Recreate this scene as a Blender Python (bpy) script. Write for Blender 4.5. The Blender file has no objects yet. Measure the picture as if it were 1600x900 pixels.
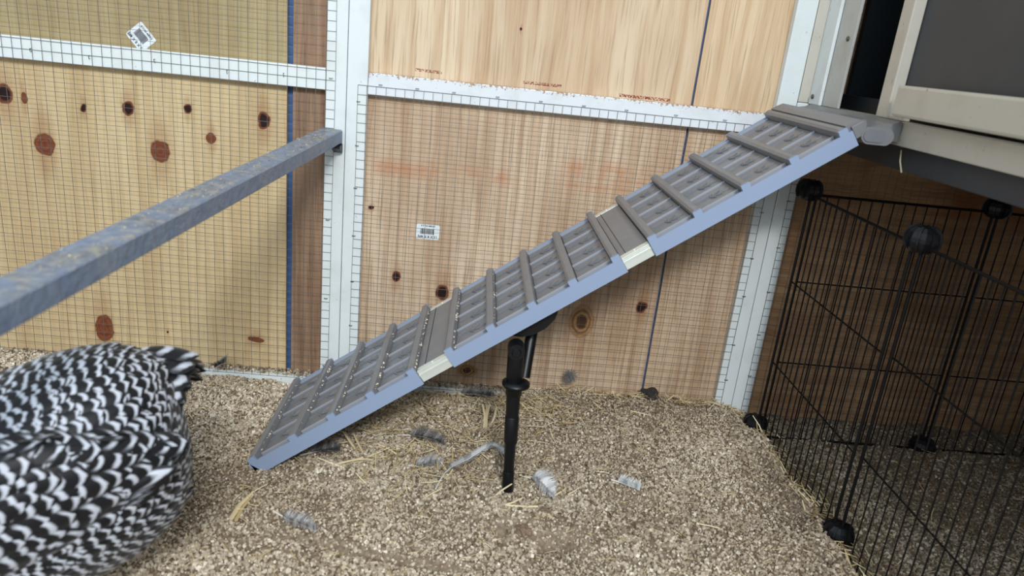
import bpy, bmesh, math, random
import numpy as np
from mathutils import Vector, Matrix, noise

# ------------------------------------------------------------------ camera, world, lights
C = bpy.context.scene.collection
S = bpy.context.scene
GZ = 0.515                                   # ground level lies this far under the camera
random.seed(7); rng = np.random.default_rng(7)

def cam_rotation():
    cx, cy, f = 800.0, 450.0, 1146.0
    dn = Vector((430-cx, 3900-cy, f)).normalized()
    y = Vector((762-cx, 66-cy, f)); y -= dn*y.dot(dn); y.normalize()
    x = y.cross(-dn).normalized()
    z = -dn
    right = Vector((x[0], y[0], z[0])); down = Vector((x[1], y[1], z[1])); fwd = Vector((x[2], y[2], z[2]))
    m = Matrix.Identity(4)
    for i in range(3):
        m[i][0] = right[i]; m[i][1] = -down[i]; m[i][2] = -fwd[i]
    return m
cam = bpy.data.cameras.new('camera'); cam.sensor_width = 36; cam.lens = 1146*36/1600
co = bpy.data.objects.new('camera', cam); C.objects.link(co)
co.matrix_world = Matrix.Translation((0, -1.04, GZ)) @ cam_rotation()
cam.clip_start = 0.02
cam.dof.use_dof = True; cam.dof.focus_distance = 1.05; cam.dof.aperture_fstop = 6.0
S.camera = co

w = bpy.data.worlds.new('world'); S.world = w; w.use_nodes = True
bg = w.node_tree.nodes['Background']
bg.inputs[0].default_value = (0.76, 0.88, 1.0, 1); bg.inputs[1].default_value = 0.80

def area(name, loc, target, sx, sy, power, col):
    l = bpy.data.lights.new(name, 'AREA'); l.shape = 'RECTANGLE'; l.size = sx; l.size_y = sy
    l.energy = power; l.color = col
    o = bpy.data.objects.new(name, l); C.objects.link(o); o.location = loc
    o.rotation_euler = (Vector(target)-Vector(loc)).to_track_quat('-Z', 'Y').to_euler()
    return o
# daylight through the open side of the run, behind the camera
area('daylight_opening', (0.34, -2.8, 2.0), (0.0, 0.0, 0.1), 0.60, 0.18, 50, (1.0, 0.99, 0.97))
area('daylight_opening_low', (-0.3, -3.0, 1.9), (-.2, 0.0, 0.1), 1.8, 0.7, 46, (0.80, 0.90, 1.0))
S.view_settings.view_transform = 'Standard'; S.view_settings.look = 'None'
S.view_settings.exposure = 0.0; S.view_settings.gamma = 1.0; S.view_settings.use_curve_mapping = False

# ------------------------------------------------------------------ helpers
class MB:
    """collects shapes, then links them as ONE mesh object"""
    def __init__(s): s.v = []; s.f = []; s.sm = []
    def add(s, vs, fs, smooth=False):
        n = len(s.v); s.v += [tuple(p) for p in vs]
        s.f += [tuple(i+n for i in f) for f in fs]; s.sm += [smooth]*len(fs)
        return s
    def box(s, a, b, bevel=0.0, M=None):
        x0, y0, z0 = min(a[0], b[0]), min(a[1], b[1]), min(a[2], b[2]); x1, y1, z1 = max(a[0], b[0]), max(a[1], b[1]), max(a[2], b[2])
        if bevel > 0:
            bm = bmesh.new()
            bmesh.ops.create_cube(bm, size=1)
            for v in bm.verts: v.co = Vector(((x0+x1)/2+v.co.x*(x1-x0), (y0+y1)/2+v.co.y*(y1-y0), (z0+z1)/2+v.co.z*(z1-z0)))
            bmesh.ops.bevel(bm, geom=bm.edges[:], offset=bevel, segments=2, profile=0.6, affect='EDGES')
            bm.verts.index_update()
            vs = [v.co.copy() for v in bm.verts]; fs = [[v.index for v in f.verts] for f in bm.faces]; bm.free()
        else:
            vs = [Vector(p) for p in ((x0,y0,z0),(x1,y0,z0),(x1,y1,z0),(x0,y1,z0),(x0,y0,z1),(x1,y0,z1),(x1,y1,z1),(x0,y1,z1))]
            fs = [(0,3,2,1),(4,5,6,7),(0,1,5,4),(1,2,6,5),(2,3,7,6),(3,0,4,7)]
        if M is not None: vs = [M @ v for v in vs]
        return s.add(vs, fs)
    def tube(s, pts, r, n=6, cap=True, smooth=True):
        pts = [Vector(p) for p in pts]; rs = r if isinstance(r, (list, tuple)) else [r]*len(pts)
        vs = []; fs = []
        up = Vector((0, 0, 1))
        for i, p in enumerate(pts):
            d = (pts[min(i+1, len(pts)-1)]-pts[max(i-1, 0)]).normalized()
            a = up if abs(d.dot(up)) < 0.95 else Vector((1, 0, 0))
            e1 = d.cross(a).normalized(); e2 = d.cross(e1).normalized()
            for k in range(n):
                t = 2*math.pi*(k+.5)/n
                vs.append(p + (e1*math.cos(t)+e2*math.sin(t))*rs[i])
        for i in range(len(pts)-1):
            for k in range(n):
                k2 = (k+1) % n
                fs.append((i*n+k, i*n+k2, (i+1)*n+k2, (i+1)*n+k))
        s.add(vs, fs, smooth)
        if cap:
            s.add(vs[:n], [tuple(range(n))[::-1]]); s.add(vs[-n:], [tuple(range(n))])
        return s
    def prism(s, poly, axis, a, b, M=None):
        """poly: 2D outline, extruded along axis ('x','y','z') from a to b"""
        def P(p, t):
            return Vector((t, p[0], p[1])) if axis == 'x' else Vector((p[0], t, p[1])) if axis == 'y' else Vector((p[0], p[1], t))
        n = len(poly); vs = [P(p, a) for p in poly]+[P(p, b) for p in poly]
        if M is not None: vs = [M @ v for v in vs]
        fs = [tuple(range(n))[::-1], tuple(range(n, 2*n))]+[(i, (i+1) % n, n+(i+1) % n, n+i) for i in range(n)]
        return s.add(vs, fs)
    def lathe(s, prof, loc, n=16, axis='z', M=None, smooth=True):
        vs = []; fs = []
        for (r, h) in prof:
            for k in range(n):
                t = 2*math.pi*k/n; c, q = r*math.cos(t), r*math.sin(t)
                v = {'z': Vector((c, q, h)), 'y': Vector((c, h, q)), 'x': Vector((h, c, q))}[axis]
                if M is not None: v = M @ v
                vs.append(v+Vector(loc))
        for i in range(len(prof)-1):
            for k in range(n):
                k2 = (k+1) % n; fs.append((i*n+k, i*n+k2, (i+1)*n+k2, (i+1)*n+k))
        s.add(vs, fs, smooth)
        s.add(vs[:n], [tuple(range(n))[::-1]]); s.add(vs[-n:], [tuple(range(n))])
        return s
    def build(s, name, mat, parent=None, fixn=True):
        me = bpy.data.meshes.new(name); me.from_pydata(s.v, [], s.f); me.update()
        me.polygons.foreach_set('use_smooth', s.sm)
        if fixn:
            bm = bmesh.new(); bm.from_mesh(me)
            bmesh.ops.recalc_face_normals(bm, faces=bm.faces[:]); bm.to_mesh(me); bm.free()
        if mat: me.materials.append(mat)
        o = bpy.data.objects.new(name, me); C.objects.link(o)
        if parent: o.parent = parent
        return o
def tag(o, label=None, cat=None, group=None, kind=None):
    if label: o['label'] = label
    if cat: o['category'] = cat
    if group: o['group'] = group
    if kind: o['kind'] = kind
    return o
def empty(name, loc, label=None, cat=None, group=None, kind=None, rot=(0, 0, 0)):
    o = bpy.data.objects.new(name, None); C.objects.link(o); o.location = loc; o.rotation_euler = rot
    o.empty_display_size = 0.02
    return tag(o, label, cat, group, kind)
def local(o, parent):
    """mesh built in world coordinates, hung under an unrotated Empty"""
    o.parent = parent; o.location = -Vector(parent.location); return o
def copy_tree(o, parent=None):
    c = o.copy(); C.objects.link(c); c.parent = parent
    for ch in list(o.children): copy_tree(ch, c)
    return c
Z = lambda z: z+GZ

# ------------------------------------------------------------------ materials
class NT:
    def __init__(s, name, rough=0.6, metal=0.0, spec=0.5):
        s.m = bpy.data.materials.new(name); s.m.use_nodes = True; s.t = s.m.node_tree
        s.b = s.t.nodes['Principled BSDF']; s.b.inputs['Roughness'].default_value = rough
        s.b.inputs['Metallic'].default_value = metal; s.b.inputs['Specular IOR Level'].default_value = spec
        s.co = s.t.nodes.new('ShaderNodeTexCoord').outputs['Object']
    def n(s, typ, **kw):
        nd = s.t.nodes.new('ShaderNode'+typ)
        for k, v in kw.items(): setattr(nd, k, v)
        return nd
    def L(s, a, b): s.t.links.new(a, b)
    def map(s, scale, loc=(0, 0, 0), src=None):
        m = s.n('Mapping'); m.inputs['Scale'].default_value = scale; m.inputs['Location'].default_value = loc
        s.L(src or s.co, m.inputs[0]); return m.outputs[0]
    def noise(s, vec, scale=1.0, detail=4, rough=0.55, dist=0.0):
        k = s.n('TexNoise'); k.inputs['Scale'].default_value = scale; k.inputs['Detail'].default_value = detail
        k.inputs['Roughness'].default_value = rough; k.inputs['Distortion'].default_value = dist
        s.L(vec, k.inputs['Vector']); return k
    def ramp(s, fac, stops):
        r = s.n('ValToRGB'); e = r.color_ramp.elements
        e[0].position = stops[0][0]; e[0].color = (*stops[0][1], 1)
        e[1].position = stops[-1][0]; e[1].color = (*stops[-1][1], 1)
        for p, c in stops[1:-1]:
            x = e.new(p); x.color = (*c, 1)
        s.L(fac, r.inputs[0]); return r.outputs[0]
    def mix(s, fac, a, b, mode='MIX'):
        x = s.n('Mix', data_type='RGBA', blend_type=mode)
        for sock, val in ((x.inputs[0], fac), (x.inputs[6], a), (x.inputs[7], b)):
            if hasattr(val, 'links') or isinstance(val, bpy.types.NodeSocket): s.L(val, sock)
            elif isinstance(val, (int, float)): sock.default_value = val
            else: sock.default_value = (*val, 1)
        return x.outputs[2]
    def math(s, op, a, b=0.0, clamp=False):
        x = s.n('Math', operation=op, use_clamp=clamp)
        for sock, val in ((x.inputs[0], a), (x.inputs[1], b)):
            if isinstance(val, bpy.types.NodeSocket): s.L(val, sock)
            else: sock.default_value = val
        return x.outputs[0]
    def bump(s, h, strength=0.3, dist=0.001):
        b = s.n('Bump'); b.inputs['Strength'].default_value = strength; b.inputs['Distance'].default_value = dist
        s.L(h, b.inputs['Height']); s.L(b.outputs[0], s.b.inputs['Normal'])
    def col(s, c):
        if isinstance(c, bpy.types.NodeSocket): s.L(c, s.b.inputs['Base Color'])
        else: s.b.inputs['Base Color'].default_value = (*c, 1)
        return s

g3 = lambda v: (v, v, v)
def srgb(r, g, b):
    f = lambda c: (c/255/12.92) if c/255 <= .04045 else ((c/255+.055)/1.055)**2.4
    return (f(r), f(g), f(b))

def wood(name, pale, dark, seed, knots=(), stain=None, stamps=(), grainy=1.0, hgrain=False, blotch=0.5):
    """plywood face: vertical grain, given knots (x, z, rx, rz, kind) and stamps (x0, x1, z)"""
    t = NT(name, 0.62, 0, 0.25)
    kz = lambda z: (z-GZ)*K+GZ
    knots = [(x*K, kz(z), rx, rz, kd) for x, z, rx, rz, kd in knots]
    stamps = [(a*K, b*K, kz(z), sl, q) for a, b, z, sl, q in stamps]
    stain = [(a*K, b*K, kz(c0), kz(d0), e0, f0, g0) for a, b, c0, d0, e0, f0, g0 in (stain or [])]
    wob = t.noise(t.map((9, 9, 2.2), (seed, 0, 0)), 1, 2)
    sub = t.n('VectorMath', operation='SUBTRACT'); t.L(wob.outputs['Color'], sub.inputs[0]); sub.inputs[1].default_value = (.5, .5, .5)
    sc = t.n('VectorMath', operation='SCALE'); t.L(sub.outputs[0], sc.inputs[0]); sc.inputs['Scale'].default_value = 0.035
    ad = t.n('VectorMath', operation='ADD'); t.L(t.co, ad.inputs[0]); t.L(sc.outputs[0], ad.inputs[1])
    v = ad.outputs[0]
    a, b = ((2.5, 1, 60) if hgrain else (60, 1, 2.5)), ((9, 1, 330) if hgrain else (330, 1, 9))
    g1 = t.noise(t.map(a, (seed*3, 0, seed), v), 1, 3, .6)
    g2 = t.noise(t.map(b, (seed, 0, 1), v), 1, 3, .6)
    g0 = t.noise(t.map(((1.5, 1, 9) if hgrain else (9, 1, 1.2)), (seed, 3, 0), v), 1, 2)
    base = t.mix(t.ramp(g0.outputs[0], [(0.35, g3(0)), (0.65, g3(1))]), pale, tuple(p*.6+d*.4 for p, d in zip(pale, dark)))
    c = t.mix(t.math('MULTIPLY', t.ramp(g1.outputs[0], [(0.42, g3(0)), (0.62, g3(1))]), 0.65*grainy), base, dark)
    c = t.mix(t.math('MULTIPLY', t.ramp(g2.outputs[0], [(0.52, g3(0)), (0.66, g3(1))]), 0.5*grainy), c, tuple(d*.6 for d in dark))
    bl = t.noise(t.map((6, 1, 4), (seed*2, 1, 0)), 1, 3)
    c = t.mix(t.math('MULTIPLY', t.ramp(bl.outputs[0], [(0.45, g3(0)), (0.75, g3(1))]), blotch), c, tuple(d*.8 for d in dark))
    jit = t.noise(t.map((70, 70, 70), (seed, 0, 0)), 1, 2)
    js = t.n('VectorMath', operation='SUBTRACT'); t.L(jit.outputs['Color'], js.inputs[0]); js.inputs[1].default_value = (.5, .5, .5)
    jc = t.n('VectorMath', operation='SCALE'); t.L(js.outputs[0], jc.inputs[0]); jc.inputs['Scale'].default_value = 0.008
    ja = t.n('VectorMath', operation='ADD'); t.L(t.co, ja.inputs[0]); t.L(jc.outputs[0], ja.inputs[1])
    for (x, z, rx, rz, kind) in knots:
        s1 = t.n('VectorMath', operation='SUBTRACT'); t.L(ja.outputs[0], s1.inputs[0]); s1.inputs[1].default_value = (x, 0, z)
        m1 = t.n('VectorMath', operation='MULTIPLY'); t.L(s1.outputs[0], m1.inputs[0]); m1.inputs[1].default_value = (1/rx, 0, 1/rz)
        ln = t.n('VectorMath', operation='LENGTH'); t.L(m1.outputs[0], ln.inputs[0])
        d = ln.outputs['Value']
        m2 = t.n('VectorMath', operation='MULTIPLY'); t.L(s1.outputs[0], m2.inputs[0]); m2.inputs[1].default_value = (.75/rx, 0, .28/rz)
        l2 = t.n('VectorMath', operation='LENGTH'); t.L(m2.outputs[0], l2.inputs[0])
        halo = t.ramp(l2.outputs['Value'], [(0.5, g3(1)), (1.0, g3(0))])
        c = t.mix(t.math('MULTIPLY', halo, 0.35), c, srgb(150, 95, 50))
        if kind == 'hole':
            c = t.mix(t.ramp(d, [(0.9, g3(1)), (1.0, g3(0))]), c, srgb(120, 70, 45)); c = t.mix(t.ramp(d, [(0.6, g3(1)), (0.8, g3(0))]), c, srgb(38, 18, 14))
        elif kind == 'red':
            rg = t.n('Math', operation='SINE'); t.L(t.math('MULTIPLY', d, 16.0), rg.inputs[0])
            kc = t.mix(t.math('MULTIPLY', t.math('ADD', rg.outputs[0], 1.0), 0.22), srgb(128, 72, 46), srgb(72, 36, 26))
            c = t.mix(t.ramp(d, [(0.85, g3(1)), (1.0, g3(0))]), c, kc)
        else:
            rg = t.n('Math', operation='SINE'); t.L(t.math('MULTIPLY', d, 22.0), rg.inputs[0])
            kc = t.mix(t.math('MULTIPLY', t.math('ADD', rg.outputs[0], 1.0), 0.4), srgb(176, 138, 92), srgb(105, 70, 42))
            c = t.mix(t.ramp(d, [(0.8, g3(1)), (1.0, g3(0))]), c, kc)
            c = t.mix(t.ramp(d, [(0.3, g3(1)), (0.45, g3(0))]), c, srgb(88, 58, 40))
    sep = t.n('SeparateXYZ'); t.L(t.co, sep.inputs[0])
    def band(sock, lo, hi, soft):
        a = t.math('DIVIDE', t.math('SUBTRACT', sock, lo), soft, True); b = t.math('DIVIDE', t.math('SUBTRACT', hi, sock), soft, True)
        return t.math('MULTIPLY', a, b)
    if stain:
        for (x0, x1, z0, z1, colr, amt, scl) in stain:
            msk = t.math('MULTIPLY', band(sep.outputs[0], x0, x1, .02), band(sep.outputs[2], z0, z1, .012))
            nz = t.noise(t.map((scl, 1, scl), (seed+5, 0, 0)), 1, 4, .65)
            c = t.mix(t.math('MULTIPLY', t.math('MULTIPLY', msk, t.ramp(nz.outputs[0], [(0.42, g3(0)), (0.6, g3(1))])), amt), c, colr)
    for (x0, x1, z, sl, strength) in stamps:
        zz = t.math('SUBTRACT', sep.outputs[2], t.math('MULTIPLY', t.math('SUBTRACT', sep.outputs[0], x0), sl))
        msk = t.math('MULTIPLY', band(sep.outputs[0], x0, x1, .0005), band(zz, z-.0022, z+.0022, .0004))
        nz = t.noise(t.map((420, 1, 420), (seed, 0, 0)), 1, 2)
        c = t.mix(t.math('MULTIPLY', t.math('MULTIPLY', msk, t.ramp(nz.outputs[0], [(0.45, g3(0)), (0.52, g3(1))])), strength), c, srgb(130, 52, 36))
    t.col(c); t.bump(g2.outputs[0], 0.25, 0.0006)
    return t.m

def paint(name, colr, rough=0.42, dirt=0.25, dirtc=srgb(150, 140, 120), chip=None):
    t = NT(name, rough, 0, 0.4)
    n1 = t.noise(t.map((18, 18, 18)), 1, 5, .6); n2 = t.noise(t.map((160, 160, 160)), 1, 3)
    c = t.mix(t.math('MULTIPLY', t.ramp(n1.outputs[0], [(0.5, g3(0)), (0.8, g3(1))]), dirt), colr, dirtc)
    sp = t.ramp(n2.outputs[0], [(0.70, g3(0)), (0.74, g3(1))])
    c = t.mix(t.math('MULTIPLY', sp, dirt*2), c, tuple(d*.45 for d in dirtc))
    if chip:                                   # paint worn through along the upper edge (z, depth)
        z1, dep = chip
        sep = t.n('SeparateXYZ'); t.L(t.co, sep.inputs[0])
        h = t.math('DIVIDE', t.math('SUBTRACT', sep.outputs[2], z1-dep), dep, True)
        n3 = t.noise(t.map((260, 260, 260)), 1, 5, .75); n4 = t.noise(t.map((24, 24, 24)), 1, 2)
        edge = t.math('ADD', t.math('ADD', t.math('MULTIPLY', t.math('POWER', h, 3.0), .26), n3.outputs[0]), t.math('MULTIPLY', t.math('SUBTRACT', n4.outputs[0], .5), .35))
        c = t.mix(t.ramp(edge, [(0.70, g3(0)), (0.76, g3(1))]), c, srgb(158, 122, 90))
    t.col(c); t.bump(n2.outputs[0], 0.08, 0.0005)
    return t.m

def plastic(name, colr, dust=0.0, dustc=srgb(150, 140, 125), rough=0.45, scl=60, spec=0.4, metal=0.0):
    t = NT(name, rough, metal, spec)
    n1 = t.noise(t.map((scl, scl, scl)), 1, 5, .65)
    c = t.mix(t.math('MULTIPLY', t.ramp(n1.outputs[0], [(0.4, g3(0)), (0.7, g3(1))]), dust), colr, dustc)
    t.col(c); t.bump(n1.outputs[0], 0.1, 0.0004)
    return t.m

M = {}
M['white'] = paint('white_paint', srgb(222, 228, 226))
M['white_worn'] = paint('worn_white_paint', srgb(222, 226, 228), dirt=.35, chip=(Z(-.055), .022))
M['cream'] = paint('cream_paint', srgb(196, 190, 176), dirt=.35, dirtc=srgb(150, 140, 122))
M['inner'] = paint('jamb_paint', srgb(185, 186, 180), dirt=.5)
M['grey_panel'] = plastic('grey_panel_paint', srgb(62, 64, 68), .35, srgb(78, 80, 82), .5, 14)
M['dark_in'] = plastic('dark_interior_paint', srgb(22, 28, 32), .2, srgb(35, 38, 40), .6)
M['fascia'] = plastic('charcoal_board_paint', srgb(62, 63, 66), .3, srgb(78, 78, 76), .5, 20)
M['tarp'] = plastic('blue_tarp', srgb(58, 88, 132), .3, srgb(70, 88, 110), .5)
M['deck'] = plastic('taupe_deck_plastic', srgb(122, 123, 126), .35, srgb(144, 141, 137), .34, 45)
M['plank'] = plastic('ramp_plank_plastic', srgb(114, 116, 121), .35, srgb(138, 136, 134), .28, 60)
M['rail'] = plastic('blue_grey_rail_plastic', srgb(144, 160, 186), .12, srgb(152, 161, 175), .4, 30)
M['rib'] = plastic('highlight_rib_plastic', srgb(146, 150, 158), .25, srgb(160, 158, 154), .3, 60)  # same plastic as the planks, with the ridge highlight painted in as lighter colour
M['hook'] = plastic('hook_plastic', srgb(122, 122, 123), .3, srgb(128, 124, 118), .4, 50)
M['alu'] = plastic('aluminium', srgb(232, 236, 226), .2, srgb(186, 188, 176), .30, 40, metal=.35)
M['black'] = plastic('black_plastic', srgb(15, 16, 19), .25, srgb(34, 34, 35), .4, 80)
M['wire_black'] = plastic('black_wire', srgb(10, 10, 11), .15, srgb(28, 25, 22), .55, 60, .25)
M['galv'] = plastic('galvanised_wire', srgb(118, 114, 108), .3, srgb(92, 84, 74), .45, 50, metal=.4)
M['chain'] = M['wire_black']
M['sticker'] = plastic('sticker_paper', srgb(226, 232, 232), .2, srgb(190, 190, 180), .5)
M['ink'] = plastic('sticker_ink', srgb(40, 46, 60), .2, srgb(70, 76, 90), .6)
M['screw'] = plastic('screw_metal', srgb(95, 92, 88), .3, rough=.4, metal=.8)

# perch: galvanised grey steel with dried dirt on top
def perch_mat():
    t = NT('perch_grey_paint', .5, 0.1, .45)
    n1 = t.noise(t.map((28, 28, 28)), 1, 6, .7); n2 = t.noise(t.map((120, 120, 120)), 1, 4, .6)
    geo = t.n('NewGeometry'); sp = t.n('SeparateXYZ'); t.L(geo.outputs['Normal'], sp.inputs[0])
    top = t.math('MULTIPLY', sp.outputs[2], 1.0, True)
    c = t.mix(t.ramp(n1.outputs[0], [(0.35, g3(0)), (0.7, g3(1))]), srgb(122, 140, 168), srgb(150, 164, 184))
    d = t.math('MULTIPLY', t.math('ADD', t.math('MULTIPLY', top, .75), .12), t.ramp(n1.outputs[0], [(0.38, g3(0.1)), (0.62, g3(1))]))
    c = t.mix(d, c, t.mix(t.ramp(n2.outputs[0], [(0.4, g3(0)), (0.6, g3(1))]), srgb(104, 104, 104), srgb(150, 146, 138)))
    c = t.mix(t.math('MULTIPLY', t.ramp(n2.outputs[0], [(0.52, g3(0)), (0.72, g3(1))]), t.math('ADD', t.math('MULTIPLY', top, .6), .15)), c, srgb(176, 168, 150))
    t.col(c); t.bump(n2.outputs[0], .9, .002); return t.m
M['perch'] = perch_mat()

def attr_mat(name, attr, rough=.9, stops=None, spec=.2):
    t = NT(name, rough, 0, spec)
    a = t.n('Attribute'); a.attribute_name = attr
    t.col(t.ramp(a.outputs['Fac'], stops)); return t.m
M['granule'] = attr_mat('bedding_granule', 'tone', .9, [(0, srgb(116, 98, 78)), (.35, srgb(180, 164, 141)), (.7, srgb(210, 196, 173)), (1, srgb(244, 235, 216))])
M['straw'] = attr_mat('straw_stalk', 'tone', .6, [(0, srgb(138, 116, 82)), (.5, srgb(202, 178, 130)), (1, srgb(236, 222, 184))])
def soil_mat():
    t = NT('bedding_ground', .95, 0, .1)
    v = t.n('TexVoronoi'); v.inputs['Scale'].default_value = 210; t.L(t.co, v.inputs['Vector'])
    n = t.noise(t.map((7, 7, 7)), 1, 5)
    c = t.mix(v.outputs['Distance'], srgb(170, 154, 132), srgb(112, 98, 82))
    c = t.mix(t.math('MULTIPLY', n.outputs[0], .5), c, srgb(120, 100, 80))
    t.col(c); t.bump(v.outputs['Distance'], .8, .002); return t.m
M['soil'] = soil_mat()

# ------------------------------------------------------------------ the setting: back wall
PX = 0.0                                      # front of the frame
PY = 0.014                                    # plywood face behind the frame
K = (1.04+PY)/1.076                           # marks were measured for a face at 0.036
wb = MB().box((-1.35, PY+.0055, -.1), (1.6, PY+.018, 1.25)).build('wall_back', M['tarp']); tag(wb, kind='structure')
pale_l, dark_l = srgb(220, 199, 156), srgb(184, 152, 108)
M['ply_left'] = wood('ply_left_lower', pale_l, dark_l, 1.3, grainy=.6, blotch=.35, knots=[
    (-.663, Z(-.137), .012, .015, 'hole'), (-.637, Z(-.139), .004, .009, 'red'), (-.557, Z(-.145), .005, .006, 'hole'), (-.496, Z(-.140), .009, .010, 'hole'),
    (-.413, Z(-.132), .006, .007, 'hole'), (-.307, Z(-.138), .010, .012, 'hole'),
    (-.615, Z(-.202), .015, .017, 'red'), (-.454, Z(-.196), .015, .017, 'red'), (-.381, Z(-.170), .007, .008, 'red'),
    (-.552, Z(-.479), .014, .024, 'red'), (-.456, Z(-.476), .0018, .002, 'hole'), (-.321, Z(-.477), .012, .005, 'red')])
M['ply_left_up'] = wood('ply_left_upper', srgb(182, 165, 125), srgb(146, 124, 84), 2.7, grainy=.6, blotch=.35)
M['ply_mid_up'] = wood('ply_middle_upper', srgb(224, 203, 172), srgb(188, 152, 116), 5.1, blotch=.45,
    stamps=[(-.098, -.060, Z(-.047), -.02, .8), (.055, .110, Z(-.049), 0, .9), (.193, .268, Z(-.053), 0, 1.0)], knots=[(.045, Z(.021), .002, .0025, 'hole')])
M['ply_mid'] = wood('ply_middle_lower', srgb(220, 197, 168), srgb(176, 140, 108), 3.9, blotch=.6, knots=[
    (-.108, Z(-.354), .007, .008, 'hole'), (-.037, Z(-.374), .011, .013, 'hole'), (.185, Z(-.402), .021, .029, 'ring'), (.276, Z(-.369), .009, .010, 'hole'),
    (.013, Z(-.502), .016, .012, 'ring'), (-.15, Z(-.25), .004, .003, 'hole')],
    stain=[(-.16, .06, Z(-.205), Z(-.17), srgb(190, 122, 80), .5, 26), (.12, .26, Z(-.20), Z(-.145), srgb(196, 128, 86), .5, 30)])
M['ply_right_up'] = wood('ply_right_upper', srgb(222, 198, 164), srgb(190, 156, 118), 8.4, blotch=.5)
M['ply_right'] = wood('ply_right_lower', srgb(216, 192, 162), srgb(178, 142, 110), 7.2, blotch=.4)
M['ply_dark'] = wood('ply_dark_strip', srgb(166, 136, 108), srgb(112, 80, 60), 6.6, blotch=.5)
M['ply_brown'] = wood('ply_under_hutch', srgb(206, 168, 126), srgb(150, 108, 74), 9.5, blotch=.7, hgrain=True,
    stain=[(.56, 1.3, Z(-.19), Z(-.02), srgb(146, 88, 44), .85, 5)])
def sheet(x0, x1, z0, z1, m):
    o = MB().box((x0*K, PY, z0), (x1*K, PY+.005, z1)).build('plywood_sheet', M[m]); o.parent = wb; return o
zr = Z(-.072)
sheet(-1.30, -.2745, zr, 1.22, 'ply_left_up'); sheet(-1.30, -.2745, -.06, zr-.001, 'ply_left')
sheet(-.2665, -.185, -.06, 1.22, 'ply_dark')
sheet(-.1845, .2985, zr, 1.22, 'ply_mid_up'); sheet(-.1845, .2985, -.06, zr-.001, 'ply_mid')
sheet(.3020, .455, zr, 1.22, 'ply_right_up'); sheet(.3020, .455, -.06, zr-.001, 'ply_right')
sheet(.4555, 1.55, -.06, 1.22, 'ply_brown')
def member(name, a, b, m='white'):
    o = MB().box(a, b, .0012).build(name, M[m]); o.parent = wb; return o
member('post', (-.2135, 0, -.05), (-.1860, .0133, 1.2)); member('post', (-.1853, 0, -.05), (-.1575, .0133, 1.2))
member('post', (.4090, 0, -.05), (.4370, .0133, 1.2)); member('post', (.4378, 0, -.05), (.4655, .0133, Z(-.036))); member('post', (.4378, 0, Z(-.0355)), (.4655, .0133, 1.2), 'cream')
member('rail', (-1.3, .0004, Z(-.0845)), (-.2140, .0131, Z(-.0555)))
member('rail', (-.1570, .0004, Z(-.0845)), (.4085, .0131, Z(-.0555)), 'white_worn')
member('bottom_plate', (-1.3, .0004, -.035), (-.2140, .0131, -.0035)); member('bottom_plate', (-.1570, .0004, -.035), (.4085, .0131, -.0035))

tag(MB().box((1.30, -1.45, -.1), (1.34, .035, 1.25)).build('wall_shade_right', M['ply_brown']), kind='structure')  # unseen wall, added to darken the space under the hutch
tag(MB().box((.46, -1.45, -.1), (1.299, -1.41, .22)).build('wall_shade_front', M['ply_brown']), kind='structure')  # low unseen wall, added to keep front light from under the hutch
# wire mesh stapled to the frame
def wire_mesh(x0, x1, z0, z1, label, seed, pitch=.0128):
    r = random.Random(seed); mb = MB(); y = -.0012
    ph = r.random()*9
    def wob(a, b): return noise.noise(Vector((a*6+ph, b*6, 1)))*.0016
    nx = int(round((x1-x0)/pitch)); nz = int(round((z1-z0)/pitch))
    for i in range(nx+1):
        x = x0+i*pitch; off = r.uniform(-.0004, .0004); pts = []
        for k in range(13):
            z = z0+nz*pitch*k/12; pts.append((x+off+wob(x, z), y-.0004+wob(z, x)*.3, z))
        mb.tube(pts, .00034, 4, False, False)
    for j in range(nz+1):
        z = z0+j*pitch; off = r.uniform(-.0004, .0004); pts = []
        for k in range(13):
            x = x0+nx*pitch*k/12; pts.append((x, y+.0004+wob(z, x)*.3, z+off+wob(z, x+3)))
        mb.tube(pts, .00034, 4, False, False)
    e = empty('wire_mesh', (x0, y, z0), label, 'wire mesh')
    local(mb.build('wire_grid', M['galv'], fixn=False), e)
    return e, nx*pitch, nz*pitch
def staple(parent, x, z, vertical=True):
    mb = MB(); h = .004
    a, b = (Vector((x, -.0028, z-h/2)), Vector((x, -.0028, z+h/2))) if vertical else (Vector((x-h/2, -.0028, z)), Vector((x+h/2, -.0028, z)))
    mb.tube([a+Vector((0, .0028, 0)), a, b, b+Vector((0, .0028, 0))], .0005, 4, True, False)
    local(mb.build('staple', M['screw'], fixn=False), parent)
wm, _, _ = wire_mesh(-1.2, -.2050, -.004, 1.1, 'galvanised wire mesh over the whole left bay of knotty plywood', 1)
for z in (.02, .13, .25, .37, .447, .55): staple(wm, -.207, z, False)
for x in (-.60, -.525, -.44, -.345, -.27): staple(wm, x, Z(-.070+random.uniform(-.004, .004)))
wm, _, _ = wire_mesh(-.1700, .4215, -.006, Z(-.0700), 'galvanised wire mesh below the worn rail between the two white posts', 2)
for z in (.03, .09, .16, .23, .30, .36, .42): staple(wm, -.1690, z, False)
for x in (-.14, -.09, -.04, .02, .08, .14, .20, .27, .34): staple(wm, x, Z(-.0700), False)
for z in (.05, .11, .19, .25, .32): staple(wm, .4195, z, False)
wm, _, _ = wire_mesh(.4540, 1.45, -.006, Z(-.03), 'galvanised wire mesh on the dark plywood behind the black pen', 3)
for z in (.06, .13, .20, .27, .34): staple(wm, .4555, z, False)

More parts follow.
